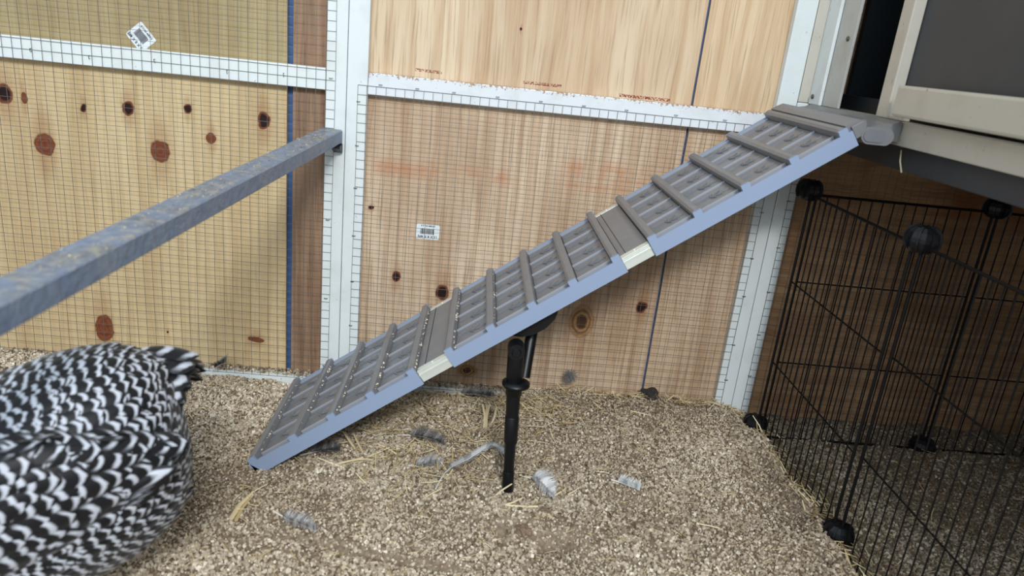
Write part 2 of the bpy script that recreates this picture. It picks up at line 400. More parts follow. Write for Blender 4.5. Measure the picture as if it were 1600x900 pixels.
# ------------------------------------------------------------------ ground
WX = [-1.4, -.7, -.47, -.40, -.33, -.2, -.1, .03, .09, .17, .30, .41, .44, .50, .9, 1.6]
WH = [.004, .006, .002, -.005, -.012, -.014, -.011, -.011, .002, .010, .012, .010, -.002, -.016, -.018, -.018]
def ground_h(x, y, fine=True):
    x = np.asarray(x, float); y = np.asarray(y, float)
    h = np.interp(x, WX, WH)*np.exp(-np.maximum(-y, 0)/.14)
    # broad mound on the right, falling sharply at the pen side
    edge = .462 + .004*np.sin(y*40)+.01*np.clip(-y-.2, 0, 1)
    h += .010*np.exp(-((x-.30)/.16)**2)*np.exp(-((y+.22)/.2)**2)
    inside = 1/(1+np.exp(-(x-edge)/.006))
    h = h*(1-inside) + (-.013)*inside 
    h += .010*np.exp(-((x-edge+.022)/.014)**2)*(y < .03)*np.clip((-y-.02)/.08, 0, 1)
    # scratched hollows
    for (cx, cy, sx, sy, d) in ((.080, -.275, .022, .028, .016), (.116, -.368, .018, .009, .032), (.062, -.350, .011, .007, .020), (.050, -.215, .04, .018, .012), (-.01, -.195, .06, .02, .012), (.135, -.19, .022, .04, .013), (.130, -.268, .016, .012, .012),
                                (-.16, -.13, .06, .05, .010), (-.10, -.215, .06, .02, .010), (.02, -.235, .025, .02, .008)):
        h -= d*np.exp(-((x-cx)/sx)**2-((y-cy)/sy)**2)
    for (cx, cy, sx, sy, d) in ((.03, -.06, .12, .05, .008), (-.01, -.33, .15, .04, .007), (.08, -.325, .03, .015, .008), (-.13, -.36, .1, .03, .006), (.15, -.30, .03, .04, .006), (.03,-.44,.12,.03,.006), (.09, -.335, .03, .010, .010), (-.10, -.30, .05, .02, .008), (-.02, -.255, .05, .018, .007), (-.20, -.30, .05, .03, .006)):
        h += d*np.exp(-((x-cx)/sx)**2-((y-cy)/sy)**2)
    # furrow in the foreground
    fl = -.395-.02*np.sin(x*16+1.5)-.10*np.clip(-x-.05, 0, 1)
    h -= .016*np.exp(-((y-fl)/.0050)**2)*np.exp(-((x+.06)/.10)**2)
    h -= .013*np.exp(-((y+.268+.02*np.sin(x*25))/.004)**2)*np.exp(-((x+.07)/.07)**2)
    h += .0030*np.sin(x*31+y*17)*np.sin(y*37-x*11)+.0016*np.sin(x*67+2)*np.sin(y*71+x*20)
    return h
def vnoise(x, y, f, seed):
    g = np.random.default_rng(seed).random((128, 128)); xi = x*f+500; yi = y*f+500
    x0 = np.floor(xi).astype(int); y0 = np.floor(yi).astype(int); fx = xi-x0; fy = yi-y0
    fx = fx*fx*(3-2*fx); fy = fy*fy*(3-2*fy); G = lambda a, b: g[a % 128, b % 128]
    return (G(x0, y0)*(1-fx)+G(x0+1, y0)*fx)*(1-fy)+(G(x0, y0+1)*(1-fx)+G(x0+1, y0+1)*fx)*fy
def surf(x, y):
    x = np.asarray(x, float); y = np.asarray(y, float)
    return ground_h(x, y)+.011*(vnoise(x, y, 20, 3)-.5)*np.clip(-y/.06, .2, 1)+.005*(vnoise(x, y, 52, 4)-.5)
def quick_mesh(name, verts, faces_n, loop_idx, mat, tone=None, smooth=False):
    me = bpy.data.meshes.new(name); me.vertices.add(len(verts)); me.vertices.foreach_set('co', verts.astype(np.float32).ravel())
    nf = len(loop_idx)//faces_n
    me.loops.add(len(loop_idx)); me.loops.foreach_set('vertex_index', loop_idx.astype(np.int32))
    me.polygons.add(nf); me.polygons.foreach_set('loop_start', np.arange(0, nf*faces_n, faces_n, dtype=np.int32))
    me.polygons.foreach_set('use_smooth', np.full(nf, smooth))
    me.update(calc_edges=True); me.validate()
    if tone is not None:
        a = me.attributes.new('tone', 'FLOAT', 'POINT'); a.data.foreach_set('value', tone.astype(np.float32))
    me.materials.append(mat); o = bpy.data.objects.new(name, me); C.objects.link(o); return o
def ground():
    xs = np.arange(-1.3, 1.5, .0045); ys = np.concatenate([np.arange(-1.6, -.7, .02), np.arange(-.7, .0145, .003)])
    gx, gy = np.meshgrid(xs, ys); gz = surf(gx, gy)-.0015
    gz = np.where((gy > 0) & (gx < .46), np.minimum(gz, -.006), gz)
    V = np.stack([gx, gy, gz], -1).reshape(-1, 3); nx = len(xs); ny = len(ys)
    i = (np.arange(ny-1)[:, None]*nx+np.arange(nx-1)[None]).ravel()
    F = np.stack([i, i+1, i+nx+1, i+nx], 1).ravel()
    return quick_mesh('floor', V, 4, F, M['soil'], smooth=True)
fl = ground(); tag(fl, kind='structure')

CUBE = np.array([[-1,-1,-1],[1,-1,-1],[1,1,-1],[-1,1,-1],[-1,-1,1],[1,-1,1],[1,1,1],[-1,1,1]], float)
CF = np.array([[0,3,2,1],[4,5,6,7],[0,1,5,4],[1,2,6,5],[2,3,7,6],[3,0,4,7]])
def rotmats(n, r):
    q = r.normal(size=(n, 4)); q /= np.linalg.norm(q, axis=1)[:, None]; a, b, c, d = q.T
    return np.stack([1-2*(c*c+d*d), 2*(b*c-a*d), 2*(b*d+a*c), 2*(b*c+a*d), 1-2*(b*b+d*d), 2*(c*d-a*b), 2*(b*d-a*c), 2*(c*d+a*b), 1-2*(b*b+c*c)], 1).reshape(n, 3, 3)
def granules(name, x, y, z, size, tone, r, mat):
    n = len(x)
    V = CUBE[None]*(1+r.uniform(-.38, .12, (n, 8, 3)))*(size[:, None]*r.uniform(.6, 1.15, (n, 3)))[:, None, :]*.5
    V = np.einsum('nij,nkj->nki', rotmats(n, r), V)+np.stack([x, y, z], 1)[:, None, :]
    F = (CF[None]+8*np.arange(n)[:, None, None]).ravel()
    return quick_mesh(name, V.reshape(-1, 3), 4, F, mat, np.repeat(tone, 8))
r = np.random.default_rng(11)
def bedding():
    n = 150000
    x = r.uniform(-.80, .98, n); y = -.54*r.random(n)+.014
    keep = (y < -.002) | (x > .466)
    x, y = x[keep], y[keep]; n = len(x)
    patch = vnoise(x, y, 14, 9); sz = (.0018+.0022*r.random(n)**2)*(0.75+.5*patch)
    z = surf(x, y)+sz*r.uniform(-.1, .35, n)
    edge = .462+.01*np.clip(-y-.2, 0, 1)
    tone_shade = np.clip(.46+.24*r.normal(size=n)+.40*(vnoise(x, y, 9, 6)-.5)-.12*np.clip((x-.12)/.1, 0, 1)-.30*(x > edge), 0, 1)  # darker past the pen edge: browner soil plus hutch shade painted in
    return granules('bedding', x, y, z, sz, tone_shade, r, M['granule'])
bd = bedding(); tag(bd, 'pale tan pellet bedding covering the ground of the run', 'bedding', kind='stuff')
n = 1500; x = r.uniform(-.8, .41, n); ok = (x < -.215) | (x > -.155); x = x[ok]; n = len(x)
y = r.uniform(.003, .0125, n); o = granules('spilled_bedding', x, y, -.003+r.random(n)*.006, .003+.002*r.random(n), np.clip(.35+.25*r.normal(size=n), 0, 1), r, M['granule'])
tag(o, 'bedding crumbs lying on the white bottom plate behind the mesh', 'bedding', kind='stuff')

# straw: thin flattened stalks
def straw_mesh(name, items, mat):
    """items: (x, y, z, yaw, pitch, length, width, tone)"""
    V = []; F = []; T = []
    for (x, y, z, yaw, pit, ln, wd, tn) in items:
        d = Vector((math.cos(yaw)*math.cos(pit), math.sin(yaw)*math.cos(pit), math.sin(pit)))
        s = Vector((-math.sin(yaw), math.cos(yaw), 0)); u = d.cross(s)
        bend = random.uniform(-.12, .12)*ln; k = len(V)
        for i, t in enumerate((-.5, 0, .5)):
            c = Vector((x, y, z))+d*(t*ln)+s*(bend*(1-4*t*t)*.5)
            wq = wd*(1 if i < 2 else .7)
            for (a, b) in ((-.5, 0), (0, .35), (.5, 0), (0, -.35)): V.append(c+s*(a*wq)+u*(b*wq)); T.append(tn)
        for i in range(2):
            for q in range(4): F.append((k+i*4+q, k+i*4+(q+1) % 4, k+i*4+4+(q+1) % 4, k+i*4+4+q))
        F.append((k, k+1, k+2, k+3)); F.append((k+11, k+10, k+9, k+8))
    F = np.array(F); return quick_mesh(name, np.array([tuple(v) for v in V]), 4, F.ravel(), mat, np.array(T))
def gz_at(x, y): return float(surf(x, y))
def scatter(n, fx, fy, lmin, lmax, wd, up=.12, lift=.002, yaw=None):
    it = []
    while len(it) < n:
        x, y = fx(), fy()
        if y > -.004 or y < -.68: continue
        ln = random.uniform(lmin, lmax)
        a = random.uniform(0, 6.28) if yaw is None else random.gauss(yaw, .5)
        if abs(math.sin(a))*ln/2 > -y: a = random.choice((0, math.pi))+random.uniform(-.1, .1)
        it.append((x, y, gz_at(x, y)+lift+random.random()*.002, a, random.gauss(0, up), ln, random.uniform(.5, 1)*wd, random.random()))
    return it
U = random.uniform; G = random.gauss
o = straw_mesh('loose_straw', scatter(1300, lambda: U(-.45, .47), lambda: U(-.56, -.01), .006, .018, .0014)
    + scatter(420, lambda: G(-.03, .08), lambda: G(-.17, .06), .010, .032, .0018, .3, .005)
    + scatter(260, lambda: G(.10, .06), lambda: G(-.07, .04), .010, .028, .0017, .3, .005)
    + scatter(160, lambda: U(.15, .44), lambda: G(-.014, .008), .008, .026, .0016, .3, .004), M['straw'])
tag(o, 'short straw stalks strewn over the pellet bedding', 'straw', kind='stuff')
its = []
for i in range(330):
    y = -U(.02, .62); its.append((.452+G(0, .010)+.01*max(0, -y-.2), y, gz_at(.452, y)+.004+random.random()*.004, math.pi/2+G(.15, .5), G(0, .25), U(.01, .034), U(.001, .0019), random.random()))
o = straw_mesh('straw_ridge', its, M['straw']); tag(o, 'ridge of straw heaped along the foot of the black pen', 'straw', kind='stuff')
its = scatter(220, lambda: U(.48, 1.0), lambda: U(-.6, -.01), .010, .035, .0014)
o = straw_mesh('pen_straw', its, M['straw']); tag(o, 'straw scattered on the shaded ground inside the black pen', 'straw', kind='stuff')

# ------------------------------------------------------------------ hutch on the right
XH = .455
hu = empty('hutch', (XH, -.7, Z(-.09)), 'raised hutch with cream frame and grey sliding door at upper right', 'hutch')
def hp(name, mb, m): return local(mb.build(name, M[m]), hu)
YE = -1.35
hp('sill', MB().box((XH, YE, Z(-.062)), (XH+.030, -.001, Z(-.0365)), .0012), 'cream')
hp('threshold', MB().box((XH+.0305, -.40, Z(-.060)), (XH+.036, -.001, Z(-.018)), .001), 'dark_in')
hp('fascia', MB().box((XH+.010, YE, Z(-.088)), (XH+.030, -.001, Z(-.0625)), .001), 'fascia')
hp('floor_board', MB().box((XH+.0305, YE, Z(-.088)), (1.30, -.001, Z(-.072))), 'fascia')
hp('inner_stile', MB().box((XH-.003, -.034, Z(-.036)), (XH+.0015, -.001, .98), .0008), 'white')
hp('door_jamb', MB().box((XH+.0020, -.080, Z(-.036)), (XH+.0055, -.030, .98), .0008), 'inner')
hp('wall_panel', MB().box((XH+.46, YE, Z(-.07)), (XH+.47, -.001, .98)), 'dark_in')
hp('wall_panel', MB().box((XH+.046, -.012, Z(-.07)), (XH+.46, -.002, .98)), 'dark_in')
hp('wall_panel', MB().box((XH+.031, YE, Z(-.07)), (XH+.46, YE+.01, .98)), 'dark_in')
hp('roof_panel', MB().box((XH-.02, YE-.02, .981), (XH+.50, -.002, .995)), 'fascia')
hp('inner_floor', MB().box((XH+.0365, YE+.011, Z(-.0715)), (XH+.459, -.0125, Z(-.060))), 'dark_in')
door = MB().box((XH+.012, -1.15, Z(-.030)), (XH+.018, -.190, .93)).build('door', M['grey_panel']); local(door, hu)
def dp(name, mb, m):
    o = mb.build(name, M[m]); o.parent = door; return o
dp('door_stile', MB().box((XH-.002, -.2090, Z(-.036)), (XH+.0115, -.186, .95), .0015), 'cream')
dp('door_rail', MB().box((XH-.014, -1.15, Z(-.0315)), (XH-.0025, -.2400, Z(.001)), .003), 'cream')
dp('door_foot', MB().box((XH+.001, -.236, Z(-.036)), (XH+.011, -.2095, Z(-.032)), .001), 'cream')
for (y, z) in ((-.066, .050), (-.012, -.026)):
    o = MB().lathe([(.0001, 0), (.0030, 0), (.0034, .0008), (.0030, .0018), (.0012, .0012)], (XH+.0002 if y < -.03 else XH-.005, y, Z(z)), 10, 'x').build('screw', M['screw']); local(o, hu)

# ------------------------------------------------------------------ ramp
ANG = math.atan(.724)
ramp = empty('chicken_ramp', (-.245, -.262, Z(-.506)), 'grey plastic folding ramp leaning from the bedding up to the hutch', 'ramp', rot=(0, -ANG, 0))
W = .222
RW = .0050                                    # half width of a rung
def section(s0, s1, rungs):
    # side rails with raised tabs at each rung
    root = MB().box((s0+.001, .0031, -.0140), (s1-.001, W-.0031, -.0112)).build('ramp_section', M['deck'], ramp)
    for y0, y1 in ((0, .003), (W-.003, W)):
        mb = MB()
        poly = [(s0, -.022)]
        if s0 == 0: poly = [(0.006, -.0215), (0.0, -.012)]
        tops = []
        for c in rungs: tops += [(max(c-RW, s0), -.0045), (max(c-RW, s0), .0015), (min(c+RW, s1), .0015), (min(c+RW, s1), -.0045)]
        if rungs[0]-RW <= s0: tops = tops[1:]
        if rungs[-1]+RW >= s1: tops = tops[:-1]
        pts = [(s0, -.022) if s0 else (.008, -.022)]+([(0, -.010)] if s0 == 0 else [])+tops+[(s1, -.022)]
        # split the outline in convex columns
        cols = sorted(set([p[0] for p in tops]+[s0, s1]))
        for a, b in zip(cols[:-1], cols[1:]):
            m = (a+b)/2; top = .0015 if any(abs(m-c) < RW for c in rungs) else -.0045
            if a == s0 and s0 == 0:
                mb.prism([(0, -.010), (.010, -.022), (b, -.022), (b, top), (0, top)], 'y', y0, y1)
            else: mb.box((a, y0, -.022), (b, y1, top))
        mb.build('side_rail', M['rail'], root)
    for c in rungs:
        mb = MB(); a, b = max(c-RW, s0+.0005), min(c+RW, s1-.0005)
        mb.prism([(a, -.0111), (b, -.0111), (b, .0008), (b-.003, .0028), (a+.003, .0028), (a, .0008)], 'y', .0031, W-.0031)
        mb.build('rung', M['deck'], root)
    bays = list(zip(rungs[:-1], rungs[1:])); pw = (W-.026)/4
    for (c0, c1) in bays:
        a, b = c0+RW+.0006, c1-RW-.0006; ln = b-a
        for k in range(4):
            y0 = .017+k*pw; mb = MB()
            mb.box((a, y0+.0034, -.0111), (b, y0+pw-.0026, -.0068), .0005)
            # pressed arrow: shaft, head and eye
            m = (a+b)/2; yc = y0+pw/2
            mb.box((a+.003, yc+.004, -.0068), (m, yc+.0052, -.0050))
            for sg, yy in ((1, yc-.006), (-1, yc+.006)):
                p = Vector((m-.001, yc+sg*-.001, 0)); q = Vector((m+.010, yc-sg*.007, 0))
                mb.tube([p+Vector((0, 0, -.0060)), q+Vector((0, 0, -.0060))], .0009, 4, True, False)
            mb.tube([(m+.002, yc-.008, -.0060), (m-.003, yc-.001, -.0060), (m+.001, yc+.009, -.0060)], .0009, 4, True, False)
            mb.box((b-.012, yc-.004, -.0066), (b-.004, yc-.0028, -.0054))
            mb.build('plank', M['plank'], root)
        for k in range(5):
            y0 = .017+k*pw; mb = MB()
            mb.prism([(y0-.0013, -.0111), (y0+.0013, -.0111), (y0+.0012, -.0053), (y0+.0007, -.0048), (y0-.0007, -.0048), (y0-.0012, -.0053)], 'x', a, b)
            mb.build('rib', M['rib'], root)
        MB().prism([(.0031, -.0111), (.0125, -.0111), (.0125, -.0075), (.0031, -.0045)], 'x', a, b).build('edge_strip', M['deck'], root)
    return root
secs = [(0, .2375, [.0070, .066, .121, .176, .2325]), (.279, .5065, [.2840, .340, .394, .447, .5015]), (.542, .784, [.5470, .603, .661, .718, .7750])]
for s in secs: section(*s)
for (a, b) in ((.2378, .2787), (.5068, .5417)):
    e = MB().box((a-.02, .0145, -.0165), (b+.02, W-.0145, -.0125)).build('extension_plate', M['deck'], ramp)
    MB().box((a, .0145, -.0124), (b, W-.0145, -.0060), .0006).build('plate_top', M['deck'], e)
    MB().box(((a+b)/2-.0102, .0150, -.0059), ((a+b)/2-.0096, W-.0150, -.0054)).build('seam', M['black'], e)
    for sg in (0, 1):
        mb = MB(); f = (lambda y: y) if sg == 0 else (lambda y: W-y)
        mb.box((a, f(.0032), -.0075), (b, f(.0140), -.0058), .0004); mb.box((a, f(.0034), -.0210), (b, f(.0052), -.0076), .0004)
        mb.box((a, f(.0026), -.0125), (b, f(.0034), -.0105))
        mb.lathe([(.0001, 0), (.0014, 0), (.0014, .0006), (.0002, .0010)], ((a+b)/2, f(.009), -.0058), 8)
        mb.build('metal_edge', M['alu'], e)['label'] = 'bright aluminium edge strip'
# hook at the top
mb = MB()
mb.prism([(.7803, -.012), (.7803, .0026), (.788, .0024), (.797, .0010), (.802, -.005), (.798, -.014)], 'y', .004, W-.003)
mb.box((.7846, .0005, -.0150), (.7980, .0038, -.0005), .0008)
hk = mb.build('hook_plate', M['hook'], ramp)
mb = MB(); Rm = Matrix.Rotation(ANG, 4, 'Y')   # back to level inside the tilted ramp
org = Vector((.405+.245, .262, 0)); 
def RL(x, y, z):                              # world point -> ramp local
    p = Vector((x+.245, y+.262, z-Z(-.506)))
    return Rm @ p
def rl_poly(poly, y0, y1, mbx):
    n = len(poly); vs = [RL(p[0], y0, p[1]) for p in poly]+[RL(p[0], y1, p[1]) for p in poly]
    mbx.add(vs, [tuple(range(n))[::-1], tuple(range(n, 2*n))]+[(i, (i+1) % n, n+(i+1) % n, n+i) for i in range(n)])
rl_poly([(.400, Z(-.052)), (.404, Z(-.0475)), (.444, Z(-.0395)), (.452, Z(-.036)), (.4535, Z(-.040)), (.4530, Z(-.058)), (.444, Z(-.058)), (.444, Z(-.050)), (.408, Z(-.058))], -.246, -.012, mb)
mb.build('hook_lip', M['hook'], hk)
mb = MB()
for y0, y1 in ((-.165, -.125),):
    n = 12; poly = []
    for k in range(n): poly.append((.425+.0045*math.cos(2*math.pi*k/n), (y0+y1)/2+(y1-y0)/2*math.sin(2*math.pi*k/n)))
    vs = [RL(p[0], p[1], Z(-.0425)+(p[0]-.425)*.2+.0006) for p in poly]; vt = [RL(p[0], p[1], Z(-.0425)+(p[0]-.425)*.2-.003) for p in poly]
    mb.add(vs+vt, [tuple(range(n))]+[(i, (i+1) % n, n+(i+1) % n, n+i) for i in range(n)])
mb.build('hook_slot', M['plank'], hk)
for yy in (-.085, -.205):
    mb = MB()
    rl_poly([(.418, Z(-.046)), (.434, Z(-.0425)), (.434, Z(-.0400)), (.430, Z(-.0400)), (.418, Z(-.0432))], yy-.0015, yy+.0015, mb)
    mb.build('hook_clip', M['hook'], hk)
mb = MB()                                      # rolled end at the camera side
cxr, czr = .421, Z(-.0530)
def capsule(hw, r_, dx=0.0):
    return [(cxr+dx+hw*(1 if math.cos(t) > 0 else -1)+r_*math.cos(t), czr+r_*math.sin(t)) for t in [2*math.pi*(k+.5)/24 for k in range(24)]]
rl_poly(capsule(.0085, .0092), -.262, -.234, mb)
mb.build('hook_roll', M['hook'], hk)
mb = MB(); rl_poly(capsule(.0055, .0066, -.0035), -.2632, -.2618, mb); mb.build('roll_cap', M['plank'], hk)
# bracket and support leg
bx, by = .072, -.262
mb = MB(); sc_ = (.066+.245)/math.cos(ANG)
poly = [(sc_-.036, -.0222), (sc_+.036, -.0222), (sc_+.033, -.029), (sc_+.022, -.038), (sc_+.008, -.0425), (sc_-.008, -.0425), (sc_-.022, -.038), (sc_-.033, -.029)]
mb.prism(poly, 'y', .022, .052)
br = mb.build('leg_bracket', M['black'], ramp)
leg = MB(); lx, ly = .0645, -.2580
def legp(mbx, prof, x, y, n=14, flat=1.0):
    vs = []; fs = []
    for (rr, z) in prof:
        for k in range(n):
            t = 2*math.pi*k/n; vs.append(RL(x(z)+rr*math.cos(t), y+rr*flat*math.sin(t), z))
    for i in range(len(prof)-1):
        for k in range(n): fs.append((i*n+k, i*n+(k+1) % n, (i+1)*n+(k+1) % n, (i+1)*n+k))
    mbx.add(vs, fs, True); mbx.add(vs[:n], [tuple(range(n))]); mbx.add(vs[-n:], [tuple(range(n))])
lxx = lambda z: .0635+(Z(-.33)-z)*.045
legp(leg, [(.0072, Z(-.392)), (.0098, Z(-.390)), (.0098, Z(-.336))], lxx, ly, 16)
lg = leg.build('support_leg', M['black'], ramp)
mb = MB(); mb.tube([RL(.0635, ly-.0100, Z(-.333)), RL(.0635, ly+.010, Z(-.333))], .0098, 18); mb.build('leg_pivot', M['black'], lg)
mb = MB(); mb.tube([RL(.0635, ly-.0122, Z(-.333)), RL(.0635, ly-.0101, Z(-.333))], [.0045, .0055], 14); mb.build('pivot_bolt', M['black'], lg)
mb = MB(); mb.tube([RL(.086, -.200, Z(-.318)), RL(.079, -.232, Z(-.380))], .0072, 12); mb.build('leg_strut', M['black'], lg)
mb = MB(); legp(mb, [(.010, Z(-.380)), (.0165, Z(-.378)), (.0165, Z(-.3745)), (.010, Z(-.3725))], lambda z: lxx(z)+.002, ly-.001, 20); mb.build('leg_collar', M['black'], lg)
mb = MB(); legp(mb, [(.0072, Z(-.455)), (.0074, Z(-.454)), (.0086, Z(-.381))], lxx, ly, 10); mb.build('middle_tube', M['black'], lg)
mb = MB(); legp(mb, [(.0080, Z(-.455)), (.0083, Z(-.453)), (.0085, Z(-.420)), (.0080, Z(-.419))], lxx, ly, 14); mb.build('leg_sleeve', M['black'], lg)
mb = MB(); legp(mb, [(.0064, Z(-.505)), (.0068, Z(-.456))], lxx, ly, 8); mb.build('lower_tube', M['black'], lg)
mb = MB(); legp(mb, [(.0066, Z(-.522)), (.0071, Z(-.518)), (.0071, Z(-.496)), (.0066, Z(-.494))], lxx, ly, 12); mb.build('leg_foot', M['black'], lg)
mb = MB()
for dx in (-.0045, .0045): mb.tube([RL(lxx(Z(-.54))+dx, ly, Z(-.545)), RL(lxx(Z(-.52))+dx, ly, Z(-.519))], .0026, 6)
mb.build('leg_prongs', M['black'], lg)
# crumbs caught behind the rungs (rest on the ramp)
gx = []; gy = []; gzz = []
for s in secs[0][2]+secs[1][2][:2]:
    for k in range(34 if s < .3 else 16):
        ss = s+RW+abs(G(0, .0012))-.001; yy = U(.006, W*.93)**1.0; p = Vector((ss, yy, -.004+U(0, .003)))
        q = Matrix.Rotation(-ANG, 4, 'Y') @ p; gx.append(q.x-.245); gy.append(q.y-.262); gzz.append(q.z+Z(-.506))
o = granules('ramp_crumbs', np.array(gx), np.array(gy), np.array(gzz), .0009+.0014*r.random(len(gx)), np.clip(.7+.2*r.normal(size=len(gx)), 0, 1), r, M['granule'])
tag(o, 'bedding crumbs caught along the lower rungs of the grey ramp', 'bedding', kind='stuff')

# ------------------------------------------------------------------ perch bar
pa = Vector((-.2040, -.0022, Z(-.1445))); pd = Vector((-.109, -.995, -.050)).normalized()
side = Vector((0, 0, 1)).cross(pd).normalized(); upv = pd.cross(side).normalized()
if upv.z < 0: upv = -upv
if side.x < 0: side = -side
pe = empty('perch_bar', pa, 'dirt-crusted grey perch bar running from the left post towards the viewer', 'perch')
mb = MB()
def perch_ring(t, sag=0.0):
    c = pa+pd*t
    hw, hh, bv = .0150, .0093, .0015
    return [c+side*a+upv*b for a, b in ((-hw+bv, hh), (hw-bv, hh), (hw, hh-bv), (hw, -hh+bv), (hw-bv, -hh), (-hw+bv, -hh), (-hw, -hh+bv), (-hw, hh-bv))]
rings = [perch_ring(1.25*i/30) for i in range(31)]
vs = [v for g in rings for v in g]; fs = [(i*8+k, i*8+(k+1) % 8, (i+1)*8+(k+1) % 8, (i+1)*8+k) for i in range(30) for k in range(8)]
mb.add(vs, fs+[tuple(range(8)), tuple(range(240, 248))])
local(mb.build('bar', M['perch']), pe)
mb = MB(); c0 = pa-upv*.0094
mb.prism([(-.0015, Z(-.1545)), (-.0015, Z(-.1665)), (-.004, Z(-.1668)), (-.022, Z(-.1590)), (-.022, Z(-.1560))], 'x', -.200, -.1885)
local(mb.build('bracket', M['black']), pe)
# crust of bedding on the bar
n = 260; tt = r.uniform(.02, .75, n); ss = r.uniform(-.0135, .0135, n)
P = np.array([tuple(pa+pd*float(a)+side*float(b)+upv*.0098) for a, b in zip(tt, ss)])
o = granules('perch_crumbs', P[:, 0], P[:, 1], P[:, 2], (.0006+.0009*r.random(n)**2), np.clip(.35+.2*r.normal(size=n), 0, 1), r, M['granule'])
tag(o, 'dried crumbs of bedding on top of the grey perch bar', 'bedding', kind='stuff')

# ------------------------------------------------------------------ black wire pen
PW, PZ0, PZ1 = .252, -.010, Z(-.152)
def pen_fence(label, origin, rz):
    e = empty('wire_fence', origin, label, 'wire panel', 'black wire panels of the pen', rot=(0, 0, rz))
    h = PZ1-PZ0; rr = .0019
    mb = MB(); mb.tube([(0, 0, 0), (PW, 0, 0), (PW, 0, h), (0, 0, h), (0, 0, 0)], rr, 6, False)
    mb.v = []; mb.f = []; mb.sm = []
    for a, b in (((0, 0, -.001), (0, 0, h+.001)), ((PW, 0, -.001), (PW, 0, h+.001)), ((0, 0, 0), (PW, 0, 0)), ((0, 0, h), (PW, 0, h))): mb.tube([a, b], rr, 6)
    mb.build('panel_frame', M['wire_black'], e)
    for t in (1/3, 2/3): MB().tube([(0, -.0016, h*t), (PW, -.0016, h*t)], .0011, 5).build('cross_wire', M['wire_black'], e)
    w0 = MB().tube([(0, 0, 0), (0, 0, h)], .0009, 5).build('upright_wire', M['wire_black'], e); n = 16
    for k in range(1, n):
        c = w0 if k == 1 else w0.copy()
        if k > 1: C.objects.link(c); c.parent = e
        c.location = (PW*k/n, 0, 0)
    return e
J = [(.452, -.066), (.460, -.326), (.460, -.586), (.720, -.066), (.980, -.066)]
pen_fence('black wire pen panel at right angles to the wall, nearest the white post', (.454, -.070-PW, PZ0), math.pi/2)
pen_fence('black wire pen panel nearest the viewer, at the right edge', (.460, -.330-PW, PZ0), math.pi/2)
pen_fence('black wire pen panel parallel to the wall, left one', (.464, -.066, PZ0), 0)
pen_fence('black wire pen panel parallel to the wall, cut off by the right edge', (.724, -.066, PZ0), 0)
def connector(x, y, z, label, flip=1):
    e = empty('pen_connector', (x, y, z), label, 'connector', 'black plastic pen connectors')
    mb = MB(); R0 = .0205; e.scale = (.86, .86, .86)
    mb.lathe([(.002, -.0165), (.0125, -.0150), (.0185, -.0085), (R0, -.002), (R0, .003), (.0185, .0095), (.0125, .0150), (.002, .0168)], (0, 0, 0), 8, 'z', Matrix.Rotation(.39, 4, 'Z'), smooth=False)
    mb.build('hub', M['black'], e)
    for a in (0, math.pi/4, math.pi/2, math.pi*3/4):
        Rz = Matrix.Rotation(a, 4, 'Z'); mb = MB()
        mb.prism([(-.0215, -.004), (-.0215, .004), (-.019, .0112), (-.013, .0165), (.013, .0165), (.019, .0112), (.0215, .004), (.0215, -.004), (.019, -.0112), (-.019, -.0112)], 'y', -.0011, .0011, Rz)
        mb.build('fin', M['black'], e)
    MB().box((-.020, -.0032, -.0045), (.020, .0032, -.0018)).build('clip_slot', M['black'], e)
    return e
names = ['beside the white post', 'between the two near panels', None, 'against the wall', None]
for (x, y), nm in zip(J, names):
    if not nm: continue
    connector(x, y, PZ1+.006, 'black octagonal connector on top of the pen '+nm)
    connector(x, y, .010 if x < .6 else PZ0+.004, 'black octagonal connector at the foot of the pen '+nm)

# ------------------------------------------------------------------ stickers
def sticker(x, z, w_, h_, rot, label, lines):
    e = empty('barcode_sticker', (x*K, PY-.0002, (z-GZ)*K+GZ), label, 'sticker', rot=(0, rot, 0))
    mb = MB(); n = 6; poly = []; c = .0025
    for cx, cz, a0 in ((w_/2-c, h_/2-c, 0), (-w_/2+c, h_/2-c, 90), (-w_/2+c, -h_/2+c, 180), (w_/2-c, -h_/2+c, 270)):
        for k in range(4): a = math.radians(a0+30*k); poly.append((cx+c*math.cos(a), cz+c*math.sin(a)))
    mb.prism(poly, 'y', -.0003, 0); mb.build('paper', M['sticker'], e)
    mb = MB(); rr = random.Random(3); x0 = -w_*.32
    while x0 < w_*.28:
        b = rr.choice((.0003, .0005, .0009)); mb.box((x0, -.0005, -h_*.16), (x0+b, -.0003, h_*.22)); x0 += b+rr.choice((.0003, .0006))
    mb.build('barcode', M['ink'], e)
    for (tx, zc, sz) in lines:
        cu = bpy.data.curves.new('text', 'FONT'); cu.body = tx; cu.size = sz; cu.align_x = 'CENTER'; cu.align_y = 'CENTER'; cu.extrude = .0001; cu.offset = .00008
        to = bpy.data.objects.new('tmp', cu); C.objects.link(to)
        me = bpy.data.meshes.new_from_object(to); bpy.data.objects.remove(to); bpy.data.curves.remove(cu)
        me.materials.append(M['ink'])
        o = bpy.data.objects.new('print', me); C.objects.link(o); o.parent = e; o.location = (0, -.0005, zc); o.rotation_euler = (math.pi/2, math.pi if sz > .005 else 0, 0)
sticker(-.065, Z(-.279), .034, .0225, 0.0, 'white barcode sticker on the plywood above the middle of the ramp', [('13 X 8 X 4PE', -.0072, .0052), ('0 71923 40812 4', .0088, .0030)])
sticker(-.472, Z(-.042), .030, .028, math.radians(50), 'tilted barcode sticker on the plywood above the left rail', [('13 X 8 X 4PE', -.0095, .0052), ('0 71923 40812 4', .0098, .0030)])

